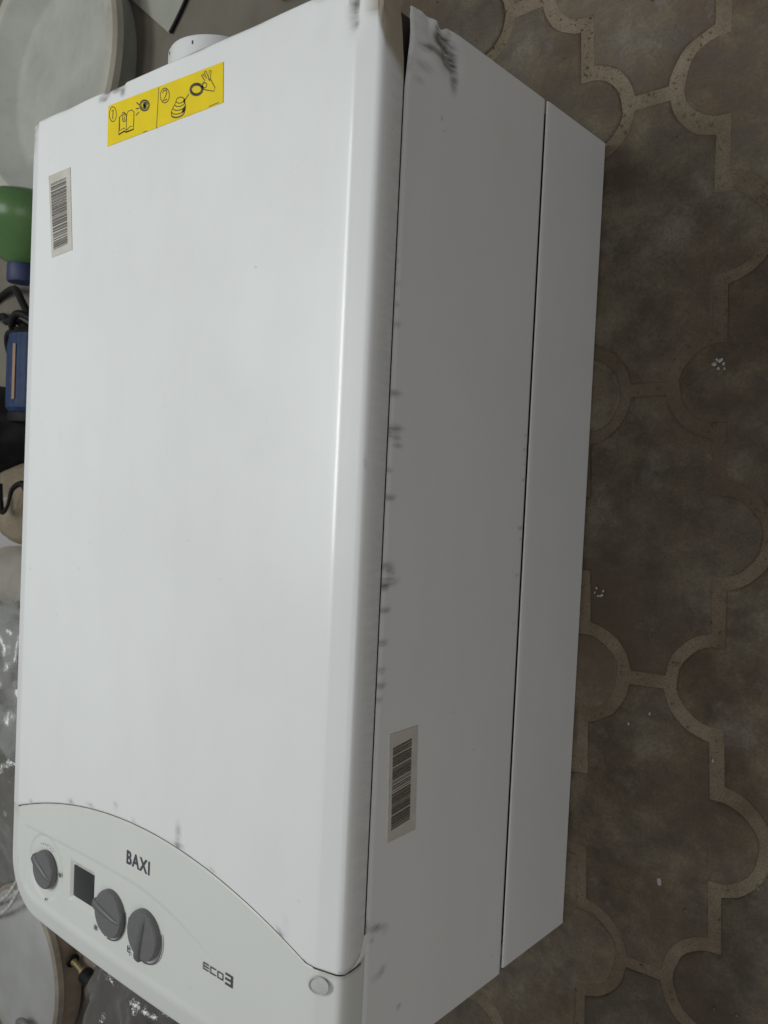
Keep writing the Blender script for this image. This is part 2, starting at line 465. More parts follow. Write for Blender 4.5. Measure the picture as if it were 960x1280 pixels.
def dirt_at(x, y, tab):
    s = 0
    for (a, b, sx, sy, k) in tab:
        dx = (x - a) / sx; dy = (y - b) / sy
        if abs(dx) < 2.6 and abs(dy) < 2.6: s += k * math.exp(-(dx * dx + dy * dy) ** 1.7)
    return min(1, s)
def door_y(t, y0):
    # denser rows near both ends
    t2 = t * t * (3 - 2 * t) * .75 + t * .25
    return y0 + (L - y0) * t2
def door_fn(i, j):
    x, z = SEC[i]
    n = len(SEC); k = min(i, n - 1 - i)
    y0 = yarc(x) + .0003
    if k < 4: y0 += .018 * (1 - math.sqrt(max(0, 1 - ((4 - k) / 4) ** 2)))
    y = door_y(j / (NV - 1), y0)
    d = dirt_at(x, y, scr) if 0.0 <= z else 0
    tn = 0
    dz = 0
    for (a, b, rx, ry, dep) in dents:
        if abs(x - a) < 3 * rx and abs(y - b) < 3 * ry: dz -= dep * gauss(x - a, rx) * gauss(y - b, ry)
    # edges roll over at the cut ends
    ed = min(y - y0, L - y)
    if ed < .0014 and k > 3: dz -= .0007 * (1 - ed / .0014) ** 2
    z += dz; y += dz * .35 * (1 if y > .6 else 0)
    # crumpled flange corner near the top right
    if i < NP and x > CX:
        e = sstep(.672, .735, y)
        if i < 12:
            up = (1 - i / 12)
            z += e * .0012 * up ** .7
            x -= e * .0045 * up + .0014 * e * noise.noise((y * 90, i * .4, 0))
            tn = sstep(.0, .25, sstep(.660, .735, y) * 1.35 - (i / 12) * .85) * .9
            d = max(d, .35 * tn * (.5 + noise.noise((y * 140, i * .8, 2))))
        else:
            x -= e * .001
    if i < 5: d = max(d, .22 * (1 - i / 5))            # rubbed grime by the seam
    if i < 9 and abs(y - .424) < .006: d = max(d, .7 * gauss(y - .424 - i * .0003, .0018) * gauss(i - 6, 1.2))
    if k < 9: d = max(d, (.75 if x > CX else .3) * gauss(y - y0, .0022))
    return (x, y, z, max(0, d), tn)
door = P(grid('front_door', len(SEC), NV, door_fn, M_door, boiler, 30, ['dirt', 'tan'], flip=True))
# return lips of the door (top fold and arc fold)
def lip_fn(i, j):
    x, z = SEC[NP - 6 + i] if False else SEC[i]
    p = door_fn(i, NV - 1)
    return (p[0] + (0 if j == 0 else (CX - p[0]) * .002), p[1] - (.0 if j == 0 else .0004 * j), p[2] - j * .006)
P(grid('door_top_fold', len(SEC), 3, lip_fn, M_door, boiler, 30, flip=True))
def lip2_fn(i, j):
    p = door_fn(i, 0); return (p[0], p[1] + .0003 * j, p[2] - j * .003)
P(grid('door_lower_fold', len(SEC), 3, lip2_fn, M_door, boiler, 30))
# dark joint floor below the arc gap
def joint_fn(i, j):
    x, z = SEC[i]; k = min(i, len(SEC) - 1 - i)
    xi = CX + (x - CX) * (1 - .0035 / .21)
    return (xi, yarc(x) - .006 + j * (.012 if k > 4 else .034), z - .0021)
P(grid('joint_gasket', len(SEC), 2, joint_fn, M_grime, boiler, 30, flip=True))

# control panel: U-shaped lofted rim + relief face
CORN = .030
def ybot(x):
    """outer lower outline (flat middle bulging downward)"""
    return -.0185 + .17 * (x - CX) ** 2 + .0
def outline(off, ns=14, ncor=14, nb=60):
    xr = XO - off; xl = 2 * CX - xr
    rc = .052 - off * .8
    pts = []
    yb_r = ybot(xr - rc) + off
    yt = yarc(xr) - .0006
    yc = yb_r + rc
    for k in range(ns): pts.append((xr, yt + (yc - yt) * k / ns))
    for k in range(ncor):
        a = k / ncor * math.pi / 2
        pts.append((xr - rc + rc * math.cos(a), yc - rc * math.sin(a)))
    for k in range(nb + 1):
        x = xr - rc + (xl + rc - xr + rc) * k / nb; pts.append((x, ybot(x) + off))
    for k in range(1, ncor + 1):
        a = math.pi / 2 - (k / ncor) * math.pi / 2
        pts.append((xl + rc - rc * math.cos(a), yc - rc * math.sin(a)))
    for k in range(1, ns + 1): pts.append((xl, yc + (yt - yc) * k / ns))
    return pts
PL = PROF
LO = [outline(o) for (o, z) in PL]
def pan_fn(i, j):
    x, y = LO[i][j]; z = PL[i][1] - .0003
    d = 0
    if x > .40 and 0 < i < 13: d = .5 * gauss(y - yarc(x), .0022)
    if x < .02: d = max(d, .2 * gauss(y - .085, .006))
    return (x, y, z, d, 0)
P(grid('panel_skirt', 2, len(LO[0]), lambda i, j: (CX + (LO[0][j][0] - CX) * .966, LO[0][j][1] + (.003 if LO[0][j][1] < .03 else 0), .3012 - i * .05), M_panel, boiler, 30))
P(grid('panel_surround', len(PL), len(LO[0]), pan_fn, M_panel, boiler, 30, ['dirt', 'tan'], flip=True))
last = LO[-1]
def low_y(x):
    best = 1
    for a, b in zip(last, last[1:]):
        lo, hi = min(a[0], b[0]), max(a[0], b[0])
        if lo - 1e-6 <= x <= hi + 1e-6 and hi - lo > 1e-9:
            best = min(best, a[1] + (b[1] - a[1]) * (x - a[0]) / (b[0] - a[0]))
    return best
XR = last[0][0]; XL = last[-1][0]
# knob / window positions
KN = [(.0650, .0450), (.1675, .0420), (.2180, .0420)]
WIN = (.1075, .1385, .0345, .0625)
def relief(x, y):
    z = 0
    # shallow moulded island around the controls
    xx = (x - .165) / .140; yt = .0735 + .004 * math.cos(xx * 1.4) - .030 * max(0, (x - .20) / .13) ** 1.6
    inside = sstep(.0012, -.0012, y - yt) * sstep(.026, .029, x) * sstep(.335, .25, x)
    # dished left corner
    z -= .0008 * inside
    # window recess with sloped walls
    dx = max(WIN[0] - x, x - WIN[1]); dy = max(WIN[2] - y, y - WIN[3]); d = max(dx, dy)
    z -= .0030 * sstep(.0046, .0002, d)
    # soft dish below-left, following the corner
    d2 = math.hypot(x - .0625, y - .046)
    z -= .0010 * sstep(.030, .0275, d2)
    return z
NXP, NYP = 300, 86
xs = [XL + (XR - XL) * k / (NXP - 1) for k in range(NXP)]
lows = [low_y(x) for x in xs]
def face_fn(i, j):
    x = xs[i]; a = lows[i]; b = yarc(x) - .0006
    y = a + (b - a) * j / (NYP - 1)
    z = ZF - .0003 + relief(x, y) * sstep(.0, .006, y - a)
    if b - y < .0012: z -= .0006 * (1 - (b - y) / .0012)
    d = .30 * gauss(b - y, .0012) * (.6 + .4 * noise.noise((x * 80, 0, 0)))
    return (x, y, z, max(0, d), 0)
P(grid('control_panel', NXP, NYP, face_fn, M_panel, boiler, 25, ['dirt', 'tan']))
# side flange strip of the panel below the rounded door corner
P(grid('panel_side_tongue', 5, 2, lambda i, j: (XO - PROF[i][0] - .0016, .080 + j * .034, PROF[i][1], .35, 0), M_panel, boiler, 30, ['dirt', 'tan'], flip=True))

# display
disp = P(box('display_window', (WIN[0] + .0002, WIN[2] + .0002, ZF - .0038), (WIN[1] - .0002, WIN[3] - .0002, ZF - .0026), M_lcd, boiler, .0004))
# knobs
def knob(cx, cy, rad, pang, h=.0050):
    M = Matrix.Translation((cx, cy, ZF - .001))
    k = P(lathe('control_knob', [(rad, 0), (rad, h * .5), (rad - .0005, h * .8), (rad - .0014, h), (rad * .5, h + .0002), (0.0001, h + .0002)], M_knob, boiler, 48, M))
    # pointer: raised grip across the face that flares and ends in a rounded beak past the rim
    pr = [(-rad * .86, .0016), (-rad * .5, .0022), (rad * .2, .0030), (rad * .80, .0038), (rad * .98, .0042), (rad * 1.07, .0036), (rad * 1.12, .0024), (rad * 1.135, .0010)]
    V = []; F = []
    n = len(pr)
    for q_, (u, hw) in enumerate(pr):
        top = h + (.0022 if abs(u) < rad * .9 else .0012 if u < rad * 1.1 else .0002)
        if q_ == 0: top = h + .0003
        for (v, z) in ((-hw * 1.25, 0.001), (-hw * 1.1, h), (-hw * .6, top - .0003), (0, top), (hw * .6, top - .0003), (hw * 1.1, h), (hw * 1.25, 0.001)):
            V.append((cx + u * math.cos(pang) - v * math.sin(pang), cy + u * math.sin(pang) + v * math.cos(pang), ZF - .001 + z))
    for i in range(n - 1):
        for q in range(6): F.append((i * 7 + q, (i + 1) * 7 + q, (i + 1) * 7 + q + 1, i * 7 + q + 1))
    F.append(tuple(range(7))); F.append(tuple((n - 1) * 7 + q for q in range(7))[::-1])
    mesh_obj('pointer', V, F, M_knob2, k, 50)
    return k
knob(KN[0][0], KN[0][1], .0172, R(158))
knob(KN[1][0] + .0025, KN[1][1], .0196, R(172))
knob(KN[2][0], KN[2][1], .0200, R(256))

# --- flat print: ribbons of ink lying just over the surface
def ribbon_geo(pts, wd, V, F, z):
    pts = [Vector((p[0], p[1])) for p in pts]
    for i, p in enumerate(pts):
        t = (pts[min(i + 1, len(pts) - 1)] - pts[max(i - 1, 0)])
        t = t.normalized() if t.length > 0 else Vector((1, 0))
        nn = Vector((-t.y, t.x)) * wd / 2
        V += [(p.x + nn.x, p.y + nn.y, z), (p.x - nn.x, p.y - nn.y, z)]
        if i: b = len(V) - 4; F.append((b, b + 1, b + 3, b + 2))
def circ(cx, cy, rx, ry, a0=0, a1=360, n=28, rot=0):
    out = []
    for k in range(n + 1):
        a = R(a0 + (a1 - a0) * k / n); x, y = rx * math.cos(a), ry * math.sin(a)
        out.append((cx + x * math.cos(rot) - y * math.sin(rot), cy + x * math.sin(rot) + y * math.cos(rot)))
    return out
V = []; F = []; zp = ZF + .00012
for (kx, ky) in KN[1:]:
    ribbon_geo(circ(kx, ky, .0226, .0226, -95, 20, 30), .0011, V, F, zp)
    for a in (-104, -111, -118): ribbon_geo(circ(kx, ky, .0226, .0226, a - 1.6, a + 1.6, 3), .0008, V, F, zp)
kx, ky = KN[2]; ribbon_geo(circ(kx, ky, .0228, .0228, 165, 205, 12), .0010, V, F, zp)
kx, ky = KN[0]
for a in (112, 103, 92, 84, 72, 63): ribbon_geo(circ(kx, ky, .0226, .0226, a - 2.4, a + 2.4, 4), .0007, V, F, zp)
P(mesh_obj('dial_marks', V, F, M_printsoft, boiler))['kind'] = 'stuff'
V = []; F = []
# small pictograms beside the dials
def quad(cx, cy, w_, h_): 
    b = len(V); V.extend([(cx - w_ / 2, cy - h_ / 2, zp), (cx + w_ / 2, cy - h_ / 2, zp), (cx + w_ / 2, cy + h_ / 2, zp), (cx - w_ / 2, cy + h_ / 2, zp)]); F.append((b, b + 1, b + 2, b + 3))
for q in range(3): quad(.1462 + q * .0016, .0215, .0010, .0042)                                # radiator
ribbon_geo(circ(.0895, .0475, .0016, .0016, 0, 360, 12), .0012, V, F, zp); quad(.0895, .0475, .0014, .0014)
quad(.0660, .0175, .0014, .0030); quad(.0672, .0180, .0016, .0010)
ribbon_geo([(.1955, .0245), (.1955, .0195), (.1985, .0195)], .0014, V, F, zp); quad(.1985, .0178, .0012, .0014); quad(.1970, .0222, .0026, .0014)   # tap
P(mesh_obj('dial_pictograms', V, F, M_print, boiler))['kind'] = 'stuff'
# brand lettering
def text_part(name, s, x, y, width, height, mat, off=0.0, zz=.00015):
    cu = bpy.data.curves.new(name, 'FONT'); cu.body = s; cu.size = 1; cu.offset = off; cu.space_character = 1.16; cu.resolution_u = 6
    to = bpy.data.objects.new(name, cu); S.collection.objects.link(to)
    bpy.context.view_layer.update()
    me = bpy.data.meshes.new_from_object(to.evaluated_get(bpy.context.evaluated_depsgraph_get()))
    bpy.data.objects.remove(to)
    xs_ = [v.co.x for v in me.vertices]; ys_ = [v.co.y for v in me.vertices]
    x0, x1, y0, y1 = min(xs_), max(xs_), min(ys_), max(ys_)
    for v in me.vertices:
        v.co = (x + (v.co.x - x0) / (x1 - x0) * width, y + (v.co.y - y0) / (y1 - y0) * height, ZF + zz)
    me.materials.clear(); me.materials.append(mat); me.name = name
    o = bpy.data.objects.new(name, me); S.collection.objects.link(o); o.parent = boiler
    return P(o)
text_part('brand_lettering', 'BAXI', .1895, .0908, .0315, .0112, M_print, .022)
# blocky model lettering: e c o 3
V = []; F = []
def bar(x0, y0, x1, y1):
    b = len(V); V.extend([(x0, y0, zp), (x1, y0, zp), (x1, y1, zp), (x0, y1, zp)]); F.append((b, b + 1, b + 2, b + 3))
ex, ey, cw, chh, st = .2908, .0436, .0067, .0053, .0009
bar(ex, ey, ex + st, ey + chh)
for q in (0, 1, 2): bar(ex + st + .0001, ey + q * (chh - st) / 2, ex + cw, ey + q * (chh - st) / 2 + st)
x2 = ex + cw + .0016
bar(x2, ey, x2 + st, ey + chh); bar(x2 + st + .0001, ey, x2 + cw, ey + st); bar(x2 + st + .0001, ey + chh - st, x2 + cw, ey + chh)
x3 = x2 + cw + .0016
bar(x3, ey, x3 + st, ey + chh); bar(x3 + cw - st, ey, x3 + cw, ey + chh); bar(x3 + st + .0001, ey, x3 + cw - st - .0001, ey + st); bar(x3 + st + .0001, ey + chh - st, x3 + cw - st - .0001, ey + chh)
x4 = x3 + cw + .0022; h3 = .0088; s3 = .0016; y3 = ey - .0012
bar(x4 + .0062, y3, x4 + .0062 + .0022, y3 + h3)
for q in (0, 1, 2): bar(x4, y3 + q * (h3 - s3) / 2, x4 + .0061, y3 + q * (h3 - s3) / 2 + s3)
P(mesh_obj('model_lettering', V, F, M_print, boiler))
# round screw cover on the corner of the panel
M_cov = plain('grey_cover', (.50, .51, .475), .75, scale=80, var=.1)
P(lathe('screw_cover', [(.0078, .0001), (.0077, .0007), (.0070, .0007), (.0066, -.0004), (.0058, -.0001), (.0001, .0001)], M_cov, boiler, 32, Matrix.Translation((.4085, .0795, ZF - .0003)) @ Matrix.Rotation(R(7), 4, 'Y') @ Matrix.Rotation(R(22), 4, 'Z') @ Matrix.Diagonal((1.12, .74, 1, 1))))

# --- side sheet metal
stains = []   # y, z, sy, sz, strength
for (y, z, sy, sz, s) in [(.472, .289, .0024, .0085, .62), (.4485, .287, .0030, .0100, .62), (.4425, .284, .0022, .0050, .55), (.4375, .282, .0018, .0055, .5), (.443, .291, .003, .003, .6),
                          (.420, .2905, .0020, .0045, .5), (.402, .2885, .0026, .0065, .55), (.355, .288, .0034, .0080, .55), (.3515, .283, .0024, .0055, .45), (.3445, .286, .0032, .0110, .65), (.341, .290, .003, .005, .6),
                          (.3255, .2875, .0024, .0060, .55), (.303, .2885, .0024, .0055, .6), (.284, .2885, .0024, .0045, .55), (.2735, .2885, .0026, .0060, .5), (.264, .2895, .0022, .0035, .4),
                          (.531, .290, .0020, .0030, .4), (.518, .2885, .0024, .0035, .45), (.545, .290, .002, .0025, .35), (.560, .2905, .0018, .0022, .3), (.372, .292, .0014, .0018, .5),
                          (.379, .1155, .0018, .0040, .5), (.419, .1150, .0014, .0025, .4), (.444, .1150, .0016, .0030, .4), (.456, .115, .0012, .003, .35), (.432, .114, .0010, .0022, .35), (.370, .1145, .0012, .0028, .35), (.340, .117, .0014, .003, .3), (.30, .118, .0008, .003, .25),
                          (.104, .283, .0026, .0060, .45), (.102, .278, .003, .006, .35), (.099, .271, .004, .004, .25), (.0675, .277, .0030, .0070, .35), (.071, .272, .0030, .0040, .3), (.034, .251, .0022, .0026, .6), (.096, .285, .002, .002, .4),
                          (.667, .250, .0014, .0014, .5), (.660, .246, .0009, .0009, .4), (.40, .23, .0006, .0006, .5), (.205, .17, .0008, .0008, .4), (.24, .20, .0008, .0006, .4)]:
    stains.append((y, z, sy, sz, s))
# torn and blackened corner
stains += [(.7165, .247, .0085, .0150, .55), (.719, .252, .0050, .0130, .95), (.710, .243, .0070, .0085, .95), (.700, .238, .0110, .0050, .75), (.7085, .262, .0030, .0120, .85), (.706, .276, .0030, .0080, .8), (.7255, .258, .0040, .0050, .7), (.694, .273, .0030, .0100, .35), (.683, .278, .002, .006, .35), (.726, .245, .003, .003, .6), (.690, .290, .006, .003, .3)]
zt, zb = .2905, .1103
rows = [(.4147, zt - .0004), (.4149, zt + .0002), (.4155, zt - .0003), (.4162, zt - .0014), (W, zt - .0026)]
nz = 92
rows += [(W, zt - .0026 + (zb + .0022 - zt + .0026) * k / nz) for k in range(1, nz + 1)]
rows += [(W - .0003, zb + .0010), (W - .0012, zb + .0002), (W - .004, zb)]
NYS = 500
def side_fn(i, j):
    x, z = rows[i]; y = j / (NYS - 1) * L
    d = dirt_at(y, z, stains)
    # bent-in top corner with a bitten edge
    e = sstep(.703, .730, y) * sstep(.232, .262, z)
    x -= .0025 * e + .002 * e * noise.noise((y * 120, z * 120, 0))
    x -= .0045 * gauss(y - .712, .010) * gauss(z - .244, .009)
    x += .0022 * gauss(y - .706, .006) * gauss(z - .268, .012)
    if y > .715: y -= .0032 * gauss(z - .255, .0040) * sstep(.715, .73, y)
    e2 = max(0, (y - .672) / .058) ** 1.1 * sstep(.235, .288, z); z -= .0060 * e2
    x -= .0005 * (1 - abs(2 * j / (NYS - 1) - 1)) * 0
    return (x, y, z, d, 0)
P(grid('side_panel', len(rows), NYS, side_fn, M_side, boiler, 35, ['dirt', 'tan']))
# folded end returns of the side sheet
def side_end(j0, dy):
    def f(i, j):
        p = side_fn(i, j0); return (p[0] - (.0 if j == 0 else .0012 if j == 1 else .012), p[1] + (0 if j == 0 else dy), p[2])
    return f
P(grid('side_end_fold', len(rows), 3, side_end(0, -.0006), M_side, boiler, 35))
rrows = [(W - .0016, .1070), (W - .0015, .1080), (W - .0009, .1079), (W - .0003, .1074), (W, .1062)] + [(W, .1062 - (.1062 - .002) * k / 20) for k in range(1, 21)] + [(W - .0010, .0006), (W - .006, .0006)]
def rear_fn(i, j):
    x, z = rrows[i]; y = .0035 + j / 59 * (L - .0035)
    y -= .003 * sstep(.10, .0, z) * (1 - j / 59) * 0
    return (x + .0009, y, z, .10 * gauss(z - .1075, .001), 0)
P(grid('rear_frame', len(rrows), 60, rear_fn, M_side, boiler, 35, ['dirt', 'tan']))
P(grid('rear_frame_fold', len(rrows), 2, lambda i, j: (rrows[i][0] + .0009 - j * .02, .0035 - j * .0004, rrows[i][1]), M_side, boiler, 35))
# left side sheet, end plates, dark box for the unlit hollow inside
P(box('side_panel', (0, 0.0, .1095), (.0012, L, .2960), M_side, boiler, .0004))
P(box('rear_frame', (.0005, .0035, .0006), (.0020, L, .1080), M_side, boiler, .0004))
P(box('dark_interior_box', (.010, .020, .002), (.4085, .7245, .2925), M_inner, boiler))  # solid dark block, its colour gives the shade seen through the seams
P(box('end_plate', (.003, .7250, .003), (.4060, .7285, .262), M_inner, boiler, .0008))
P(box('bottom_plate', (.003, .014, .003), (.4100, .0190, .284), M_side, boiler, .0008))
# flue collar
Mf = Matrix.Translation((.186, .712, .2615)) @ Matrix.Rotation(R(-90), 4, 'X')
collar = P(lathe('flue_collar', [(.043, 0), (.043, .050), (.0415, .0530), (.038, .0535), (.0365, .0500), (.0365, -.002)], M_door, boiler, 56, Mf, 30))
for a, wd in ((112, .010), (70, .006)):
    V = []; F = []; b = 0
    for k in range(5):
        aa = R(a + (k - 2) * wd * 240 / 4)
        for yy in (.757, .760): V.append((.186 + .0433 * math.cos(aa), yy, .2615 + .0433 * math.sin(aa)))
    for k in range(4): F.append((b + 2 * k, b + 2 * k + 1, b + 2 * k + 3, b + 2 * k + 2))
    mesh_obj('collar_slot', V, F, M_inner, collar)

# --- stickers
def decal(name, c, mat, parent=boiler, th=.0003, z=None):
    n = len(c); V = [(*p, ZF + .0003 + th) for p in c] + [(*p, ZF + .0001) for p in c]
    F = [tuple(range(n))] + [(k, n + k, n + (k + 1) % n, (k + 1) % n) for k in range(n)]
    return mesh_obj(name, V, F, mat, parent)
Y = [(.1268, .6822), (.2760, .6830), (.2745, .7125), (.1262, .7160)]
ys = P(decal('yellow_sticker', Y, M_yellow))
TL, TR, BR_, BL = Vector(Y[3]), Vector(Y[2]), Vector(Y[1]), Vector(Y[0])
def Lp(px, py):                  # pictogram drafting grid -> sticker plane
    u = (px - 80) / 772; v = (py - 345 + 305 * u) / (260 + 30 * u)
    return ((TL * (1 - u) + TR * u) * (1 - v) + (BL * (1 - u) + BR_ * u) * v)
def strokes(name, lines, wd, parent, mat):
    V = []; F = []
    for Lq in lines:
        wq = wd
        if isinstance(Lq[0], (int, float)): wq = Lq[0]; Lq = Lq[1]
        ribbon_geo([Lp(*p) for p in Lq], wq, V, F, ZF + .00075)
    return mesh_obj(name, V, F, mat, parent)
ln = []
ln.append((.0006, [(447, 208), (436, 484)]))
ln.append(circ(118, 397, 27, 47)); ln.append((.0010, [(108, 378), (120, 368), (117, 428)]))
ln.append(circ(489, 262, 30, 50)); ln.append((.0010, [(474, 245), (482, 226), (498, 226), (502, 248), (478, 300), (503, 288)]))
# open book with an i
ln += [[(170, 412), (188, 396), (190, 384), (205, 380), (222, 398), (222, 498), (205, 482), (172, 500), (170, 412)],
       [(222, 398), (232, 372), (258, 362), (276, 375), (274, 470), (250, 470), (222, 498)],
       [(168, 412), (166, 528), (205, 505), (222, 510), (275, 490), (276, 375)], (.0012, [(166, 526), (206, 503), (222, 508), (275, 488)]), circ(205, 415, 15, 26), (.0010, [(205, 408), (203, 432)]), (.0010, [(206, 397), (206, 401)])]
# eye with view lines
ln += [(.0014, circ(350, 330, 33, 34, 0, 360, 28)), circ(350, 330, 24, 22), (.0022, circ(352, 330, 9, 10, 0, 360, 12)), (.0016, [(345, 318), (356, 345)]),
       (.0009, [(292, 312), (312, 327)]), (.0009, [(288, 354), (312, 350)]), (.0009, [(289, 398), (312, 374)])]
# valve body
ln += [circ(590, 296, 26, 20, 0, 360, 24, -.35), circ(588, 318, 33, 20, 0, 180, 20, -.3), circ(584, 340, 40, 24, 0, 180, 20, -.3), circ(580, 362, 46, 27, 0, 180, 20, -.3), (.0011, circ(577, 386, 43, 26, 0, 180, 20, -.3)),
       [(564, 302), (553, 330), (541, 352), (533, 376), (536, 400)], [(615, 288), (621, 308), (624, 328), (626, 350), (620, 374)],
       (.0022, [(604, 378), (624, 360)]), (.0018, [(606, 364), (625, 344)]), (.0018, [(612, 312), (622, 290)]), (.0009, [(614, 308), (646, 256)])]
# ring and hand
ln += [(.0016, circ(693, 226, 39, 40, 0, 360, 30, -.5)), (.0010, circ(693, 226, 31, 31, 0, 360, 30, -.5)),
       [(728, 190), (745, 168), (722, 128), (732, 122), (756, 155), (738, 105), (750, 100), (768, 152), (770, 98), (782, 97), (778, 158), (806, 222), (800, 246), (775, 240), (752, 234), (730, 222)],
       circ(744, 200, 12, 18), (.0012, [(724, 205), (736, 215)]), (.0010, [(765, 150), (775, 170)])]
ln += [(.0005, [(770, 352), (830, 328)]), (.0005, [(345, 508), (370, 500)])]
strokes('pictogram_print', ln, .0007, ys, M_blackline)

def barcode(name, corners, inner, mapf, seed, nb=46):
    rb = random.Random(seed)
    th = .0003
    V = [mapf(*p, th) for p in corners] + [mapf(*p, -.0002) for p in corners]
    lab = P(mesh_obj(name, V, [(0, 1, 2, 3)] + [(k, 4 + k, 4 + (k + 1) % 4, (k + 1) % 4) for k in range(4)], M_paper, boiler))
    V = []; F = []
    a, b, c, d = [Vector(p) for p in inner]      # a->b across the top, d->c across the foot
    t = 0.0
    while t < 1:
        wd = rb.choice([.5, .5, 1, 1.5, 2]) / 62; gap = rb.choice([.45, .45, .7, 1.2]) / 62
        t2 = min(1, t + wd)
        for p in (a.lerp(d, t), b.lerp(c, t), b.lerp(c, t2), a.lerp(d, t2)): V.append(mapf(p.x, p.y, th + .0003))
        n = len(V); F.append((n - 4, n - 3, n - 2, n - 1)); t = t2 + gap
    mesh_obj('barcode_bars', V, F, M_bars, lab)
    return lab
barcode('barcode_label', [(.0325, .6752), (.0690, .6762), (.0765, .6030), (.0425, .6005)], [(.0370, .6670), (.0630, .6685), (.0690, .6090), (.0460, .6065)], lambda x, y, t: (x, y, ZF + t + .0002), 4)
barcode('barcode_label', [(.238, .2765), (.2385, .2445), (.1615, .2415), (.1610, .2735)], [(.2275, .2725), (.2305, .2515), (.1715, .2495), (.1690, .2705)], lambda y, z, t: (W + t + .0002, y, z), 9)

# ------------------------------------------------------------------ things beyond and left of the boiler
# pale dusty concrete strip beyond the far side and the top end
def conc_fn(i, j):
    y = -1.2 + (j / 99) * 3.2
    xr = -.02 + .14 * sstep(.755, .80, y) + .006 * noise.noise((y * 14, 0, 1))
    x = -1.8 + (xr + 1.8) * i / 79
    return (x, y, .0030 + .0016 * noise.noise((x * 9, y * 9, 5)) - (.006 if i == 79 else 0))
conc = grid('concrete_floor', 80, 100, conc_fn, M_dusty, None, 180)
conc['kind'] = 'structure'

# shallow basin lying by the top left corner
bc = (-.500, 1.010, .003)
basin = thing('plastic_basin', 'shallow pale plastic basin with a broad yellowed rim on the floor past the boiler top', 'basin', bc)
prof = [(.0005, .010), (.10, .010), (.138, .012), (.150, .018), (.172, .050), (.177, .0545)]
lathe('bowl', prof, M_tub, basin, 96)
lathe('rim', [(.1740, .0500), (.1770, .0545), (.186, .0565), (.1945, .0550), (.1985, .0500), (.1985, .0400), (.1940, .0380), (.186, .0400)], M_tubrim, basin, 96)
lathe('outer_wall', [(.186, .0410), (.178, .020), (.172, .0005), (.150, .0)], M_tub, basin, 96)

# pale board corner with a black tube standing in for the shadow under its edge
def prism(name, poly, z0, z1, mat, parent=None):
    n = len(poly); V = [(*p, z0) for p in poly] + [(*p, z1) for p in poly]
    return mesh_obj(name, V, [tuple(range(n))[::-1], tuple(range(n, 2 * n))] + [(k, (k + 1) % n, n + (k + 1) % n, n + k) for k in range(n)], mat, parent)
M_greenwhite = plain('greenish_white_board', (.315, .315, .265), .6, scale=9, var=.10)
edge = catmull([(-.246, 1.018), (-.228, 1.036), (-.209, 1.060), (-.185, 1.110), (-.17, 1.18), (-.16, 1.30)], 6)
poly = [(p.x, p.y) for p in [Vector((*q, 0)) if len(q) == 2 else q for q in edge]] + [(-.42, 1.30), (-.40, 1.14), (-.33, 1.085)]
bd = thing('plastic_board', 'pale greenish board corner, shadow under its edge modelled as a black tube, lying past the boiler top', 'board', (-.25, 1.1, .004))
def W_(o, t): o.matrix_parent_inverse = Matrix.Translation(-Vector(t.location)); return o
W_(prism('board_sheet', poly, .0045, .0080, M_greenwhite, bd), bd)
W_(tube('edge_shadow', [(p[0] + .002, p[1], .0075) for p in [tuple(q) for q in edge]], lambda t: .0026 - .0010 * t, M_blackp, bd, 8), bd)
rs = box('red_scrap', (-.026, .992, .004), (.020, 1.05, .030), M_red, None, .006)
tag(rs, 'dull red scrap on the floor just past the boiler top edge', 'scrap')

# green bottle lying with its blue cap towards the controls
gb = thing('green_bottle', 'green plastic bottle with a dark blue cap lying beside the boiler', 'bottle', (-.487, .80, .082))
Mb = Matrix.Rotation(R(90), 4, 'X') @ Matrix.Rotation(R(0), 4, 'Z')
lathe('bottle_body', [(.0005, -.012), (.050, -.014), (.070, -.006), (.078, .008), (.078, .016), (.0775, .024), (.073, .036), (.064, .051), (.051, .066), (.036, .079), (.022, .087), (.0165, .090), (.0165, .100)], M_green, gb, 48, Mb, 40)
lathe('bottle_cap', [(.0165, .088), (.0225, .088), (.0232, .091), (.0232, .112), (.0215, .1145), (.0005, .115)], M_bluecap, gb, 32, Mb, 40)

# blue tool with cables
bt = thing('blue_tool', 'blue ribbed plastic tool with an orange stripe and black cables at its end', 'tool', (-.525, .57, .035))
def rib_fn(i, j):
    a = R(-20 + 220 * i / 40); yy = .490 + .125 * j / 24
    rr = .044 + (.0016 if i % 4 < 2 else 0); e = sstep(.0, .10, j / 24) * (1 - .35 * sstep(.82, 1, j / 24))
    rr *= .80 + .20 * e
    return (-.525 + rr * math.cos(a) * 1.0, yy, .040 + rr * math.sin(a) * .85)
W_(grid('tool_body', 41, 25, rib_fn, M_bluep, bt, 30, flip=False), bt)
V = []; F = []
for j in range(13):
    yy = .512 + .085 * j / 12
    for a in (72, 79): V.append((-.525 + .0470 * math.cos(R(a)), yy, .040 + .0470 * math.sin(R(a)) * .85 + .0006))
for j in range(12): F.append((2 * j, 2 * j + 1, 2 * j + 3, 2 * j + 2))
W_(mesh_obj('orange_stripe', V, F, M_orange, bt), bt)
Mt = Matrix.Translation((-.525, .493, .040)) @ Matrix.Rotation(R(90), 4, 'X') @ Matrix.Diagonal((1, .85, 1, 1))
W_(lathe('tool_base', [(.030, -.004), (.041, .0), (.0425, .006), (.041, .014), (.0005, .015)], M_blackp, bt, 32, Mt, 40), bt)
W_(lathe('tool_neck', [(.036, -.132), (.030, -.125), (.030, -.118), (.038, -.112)], M_blackp, bt, 24, Mt, 40), bt)
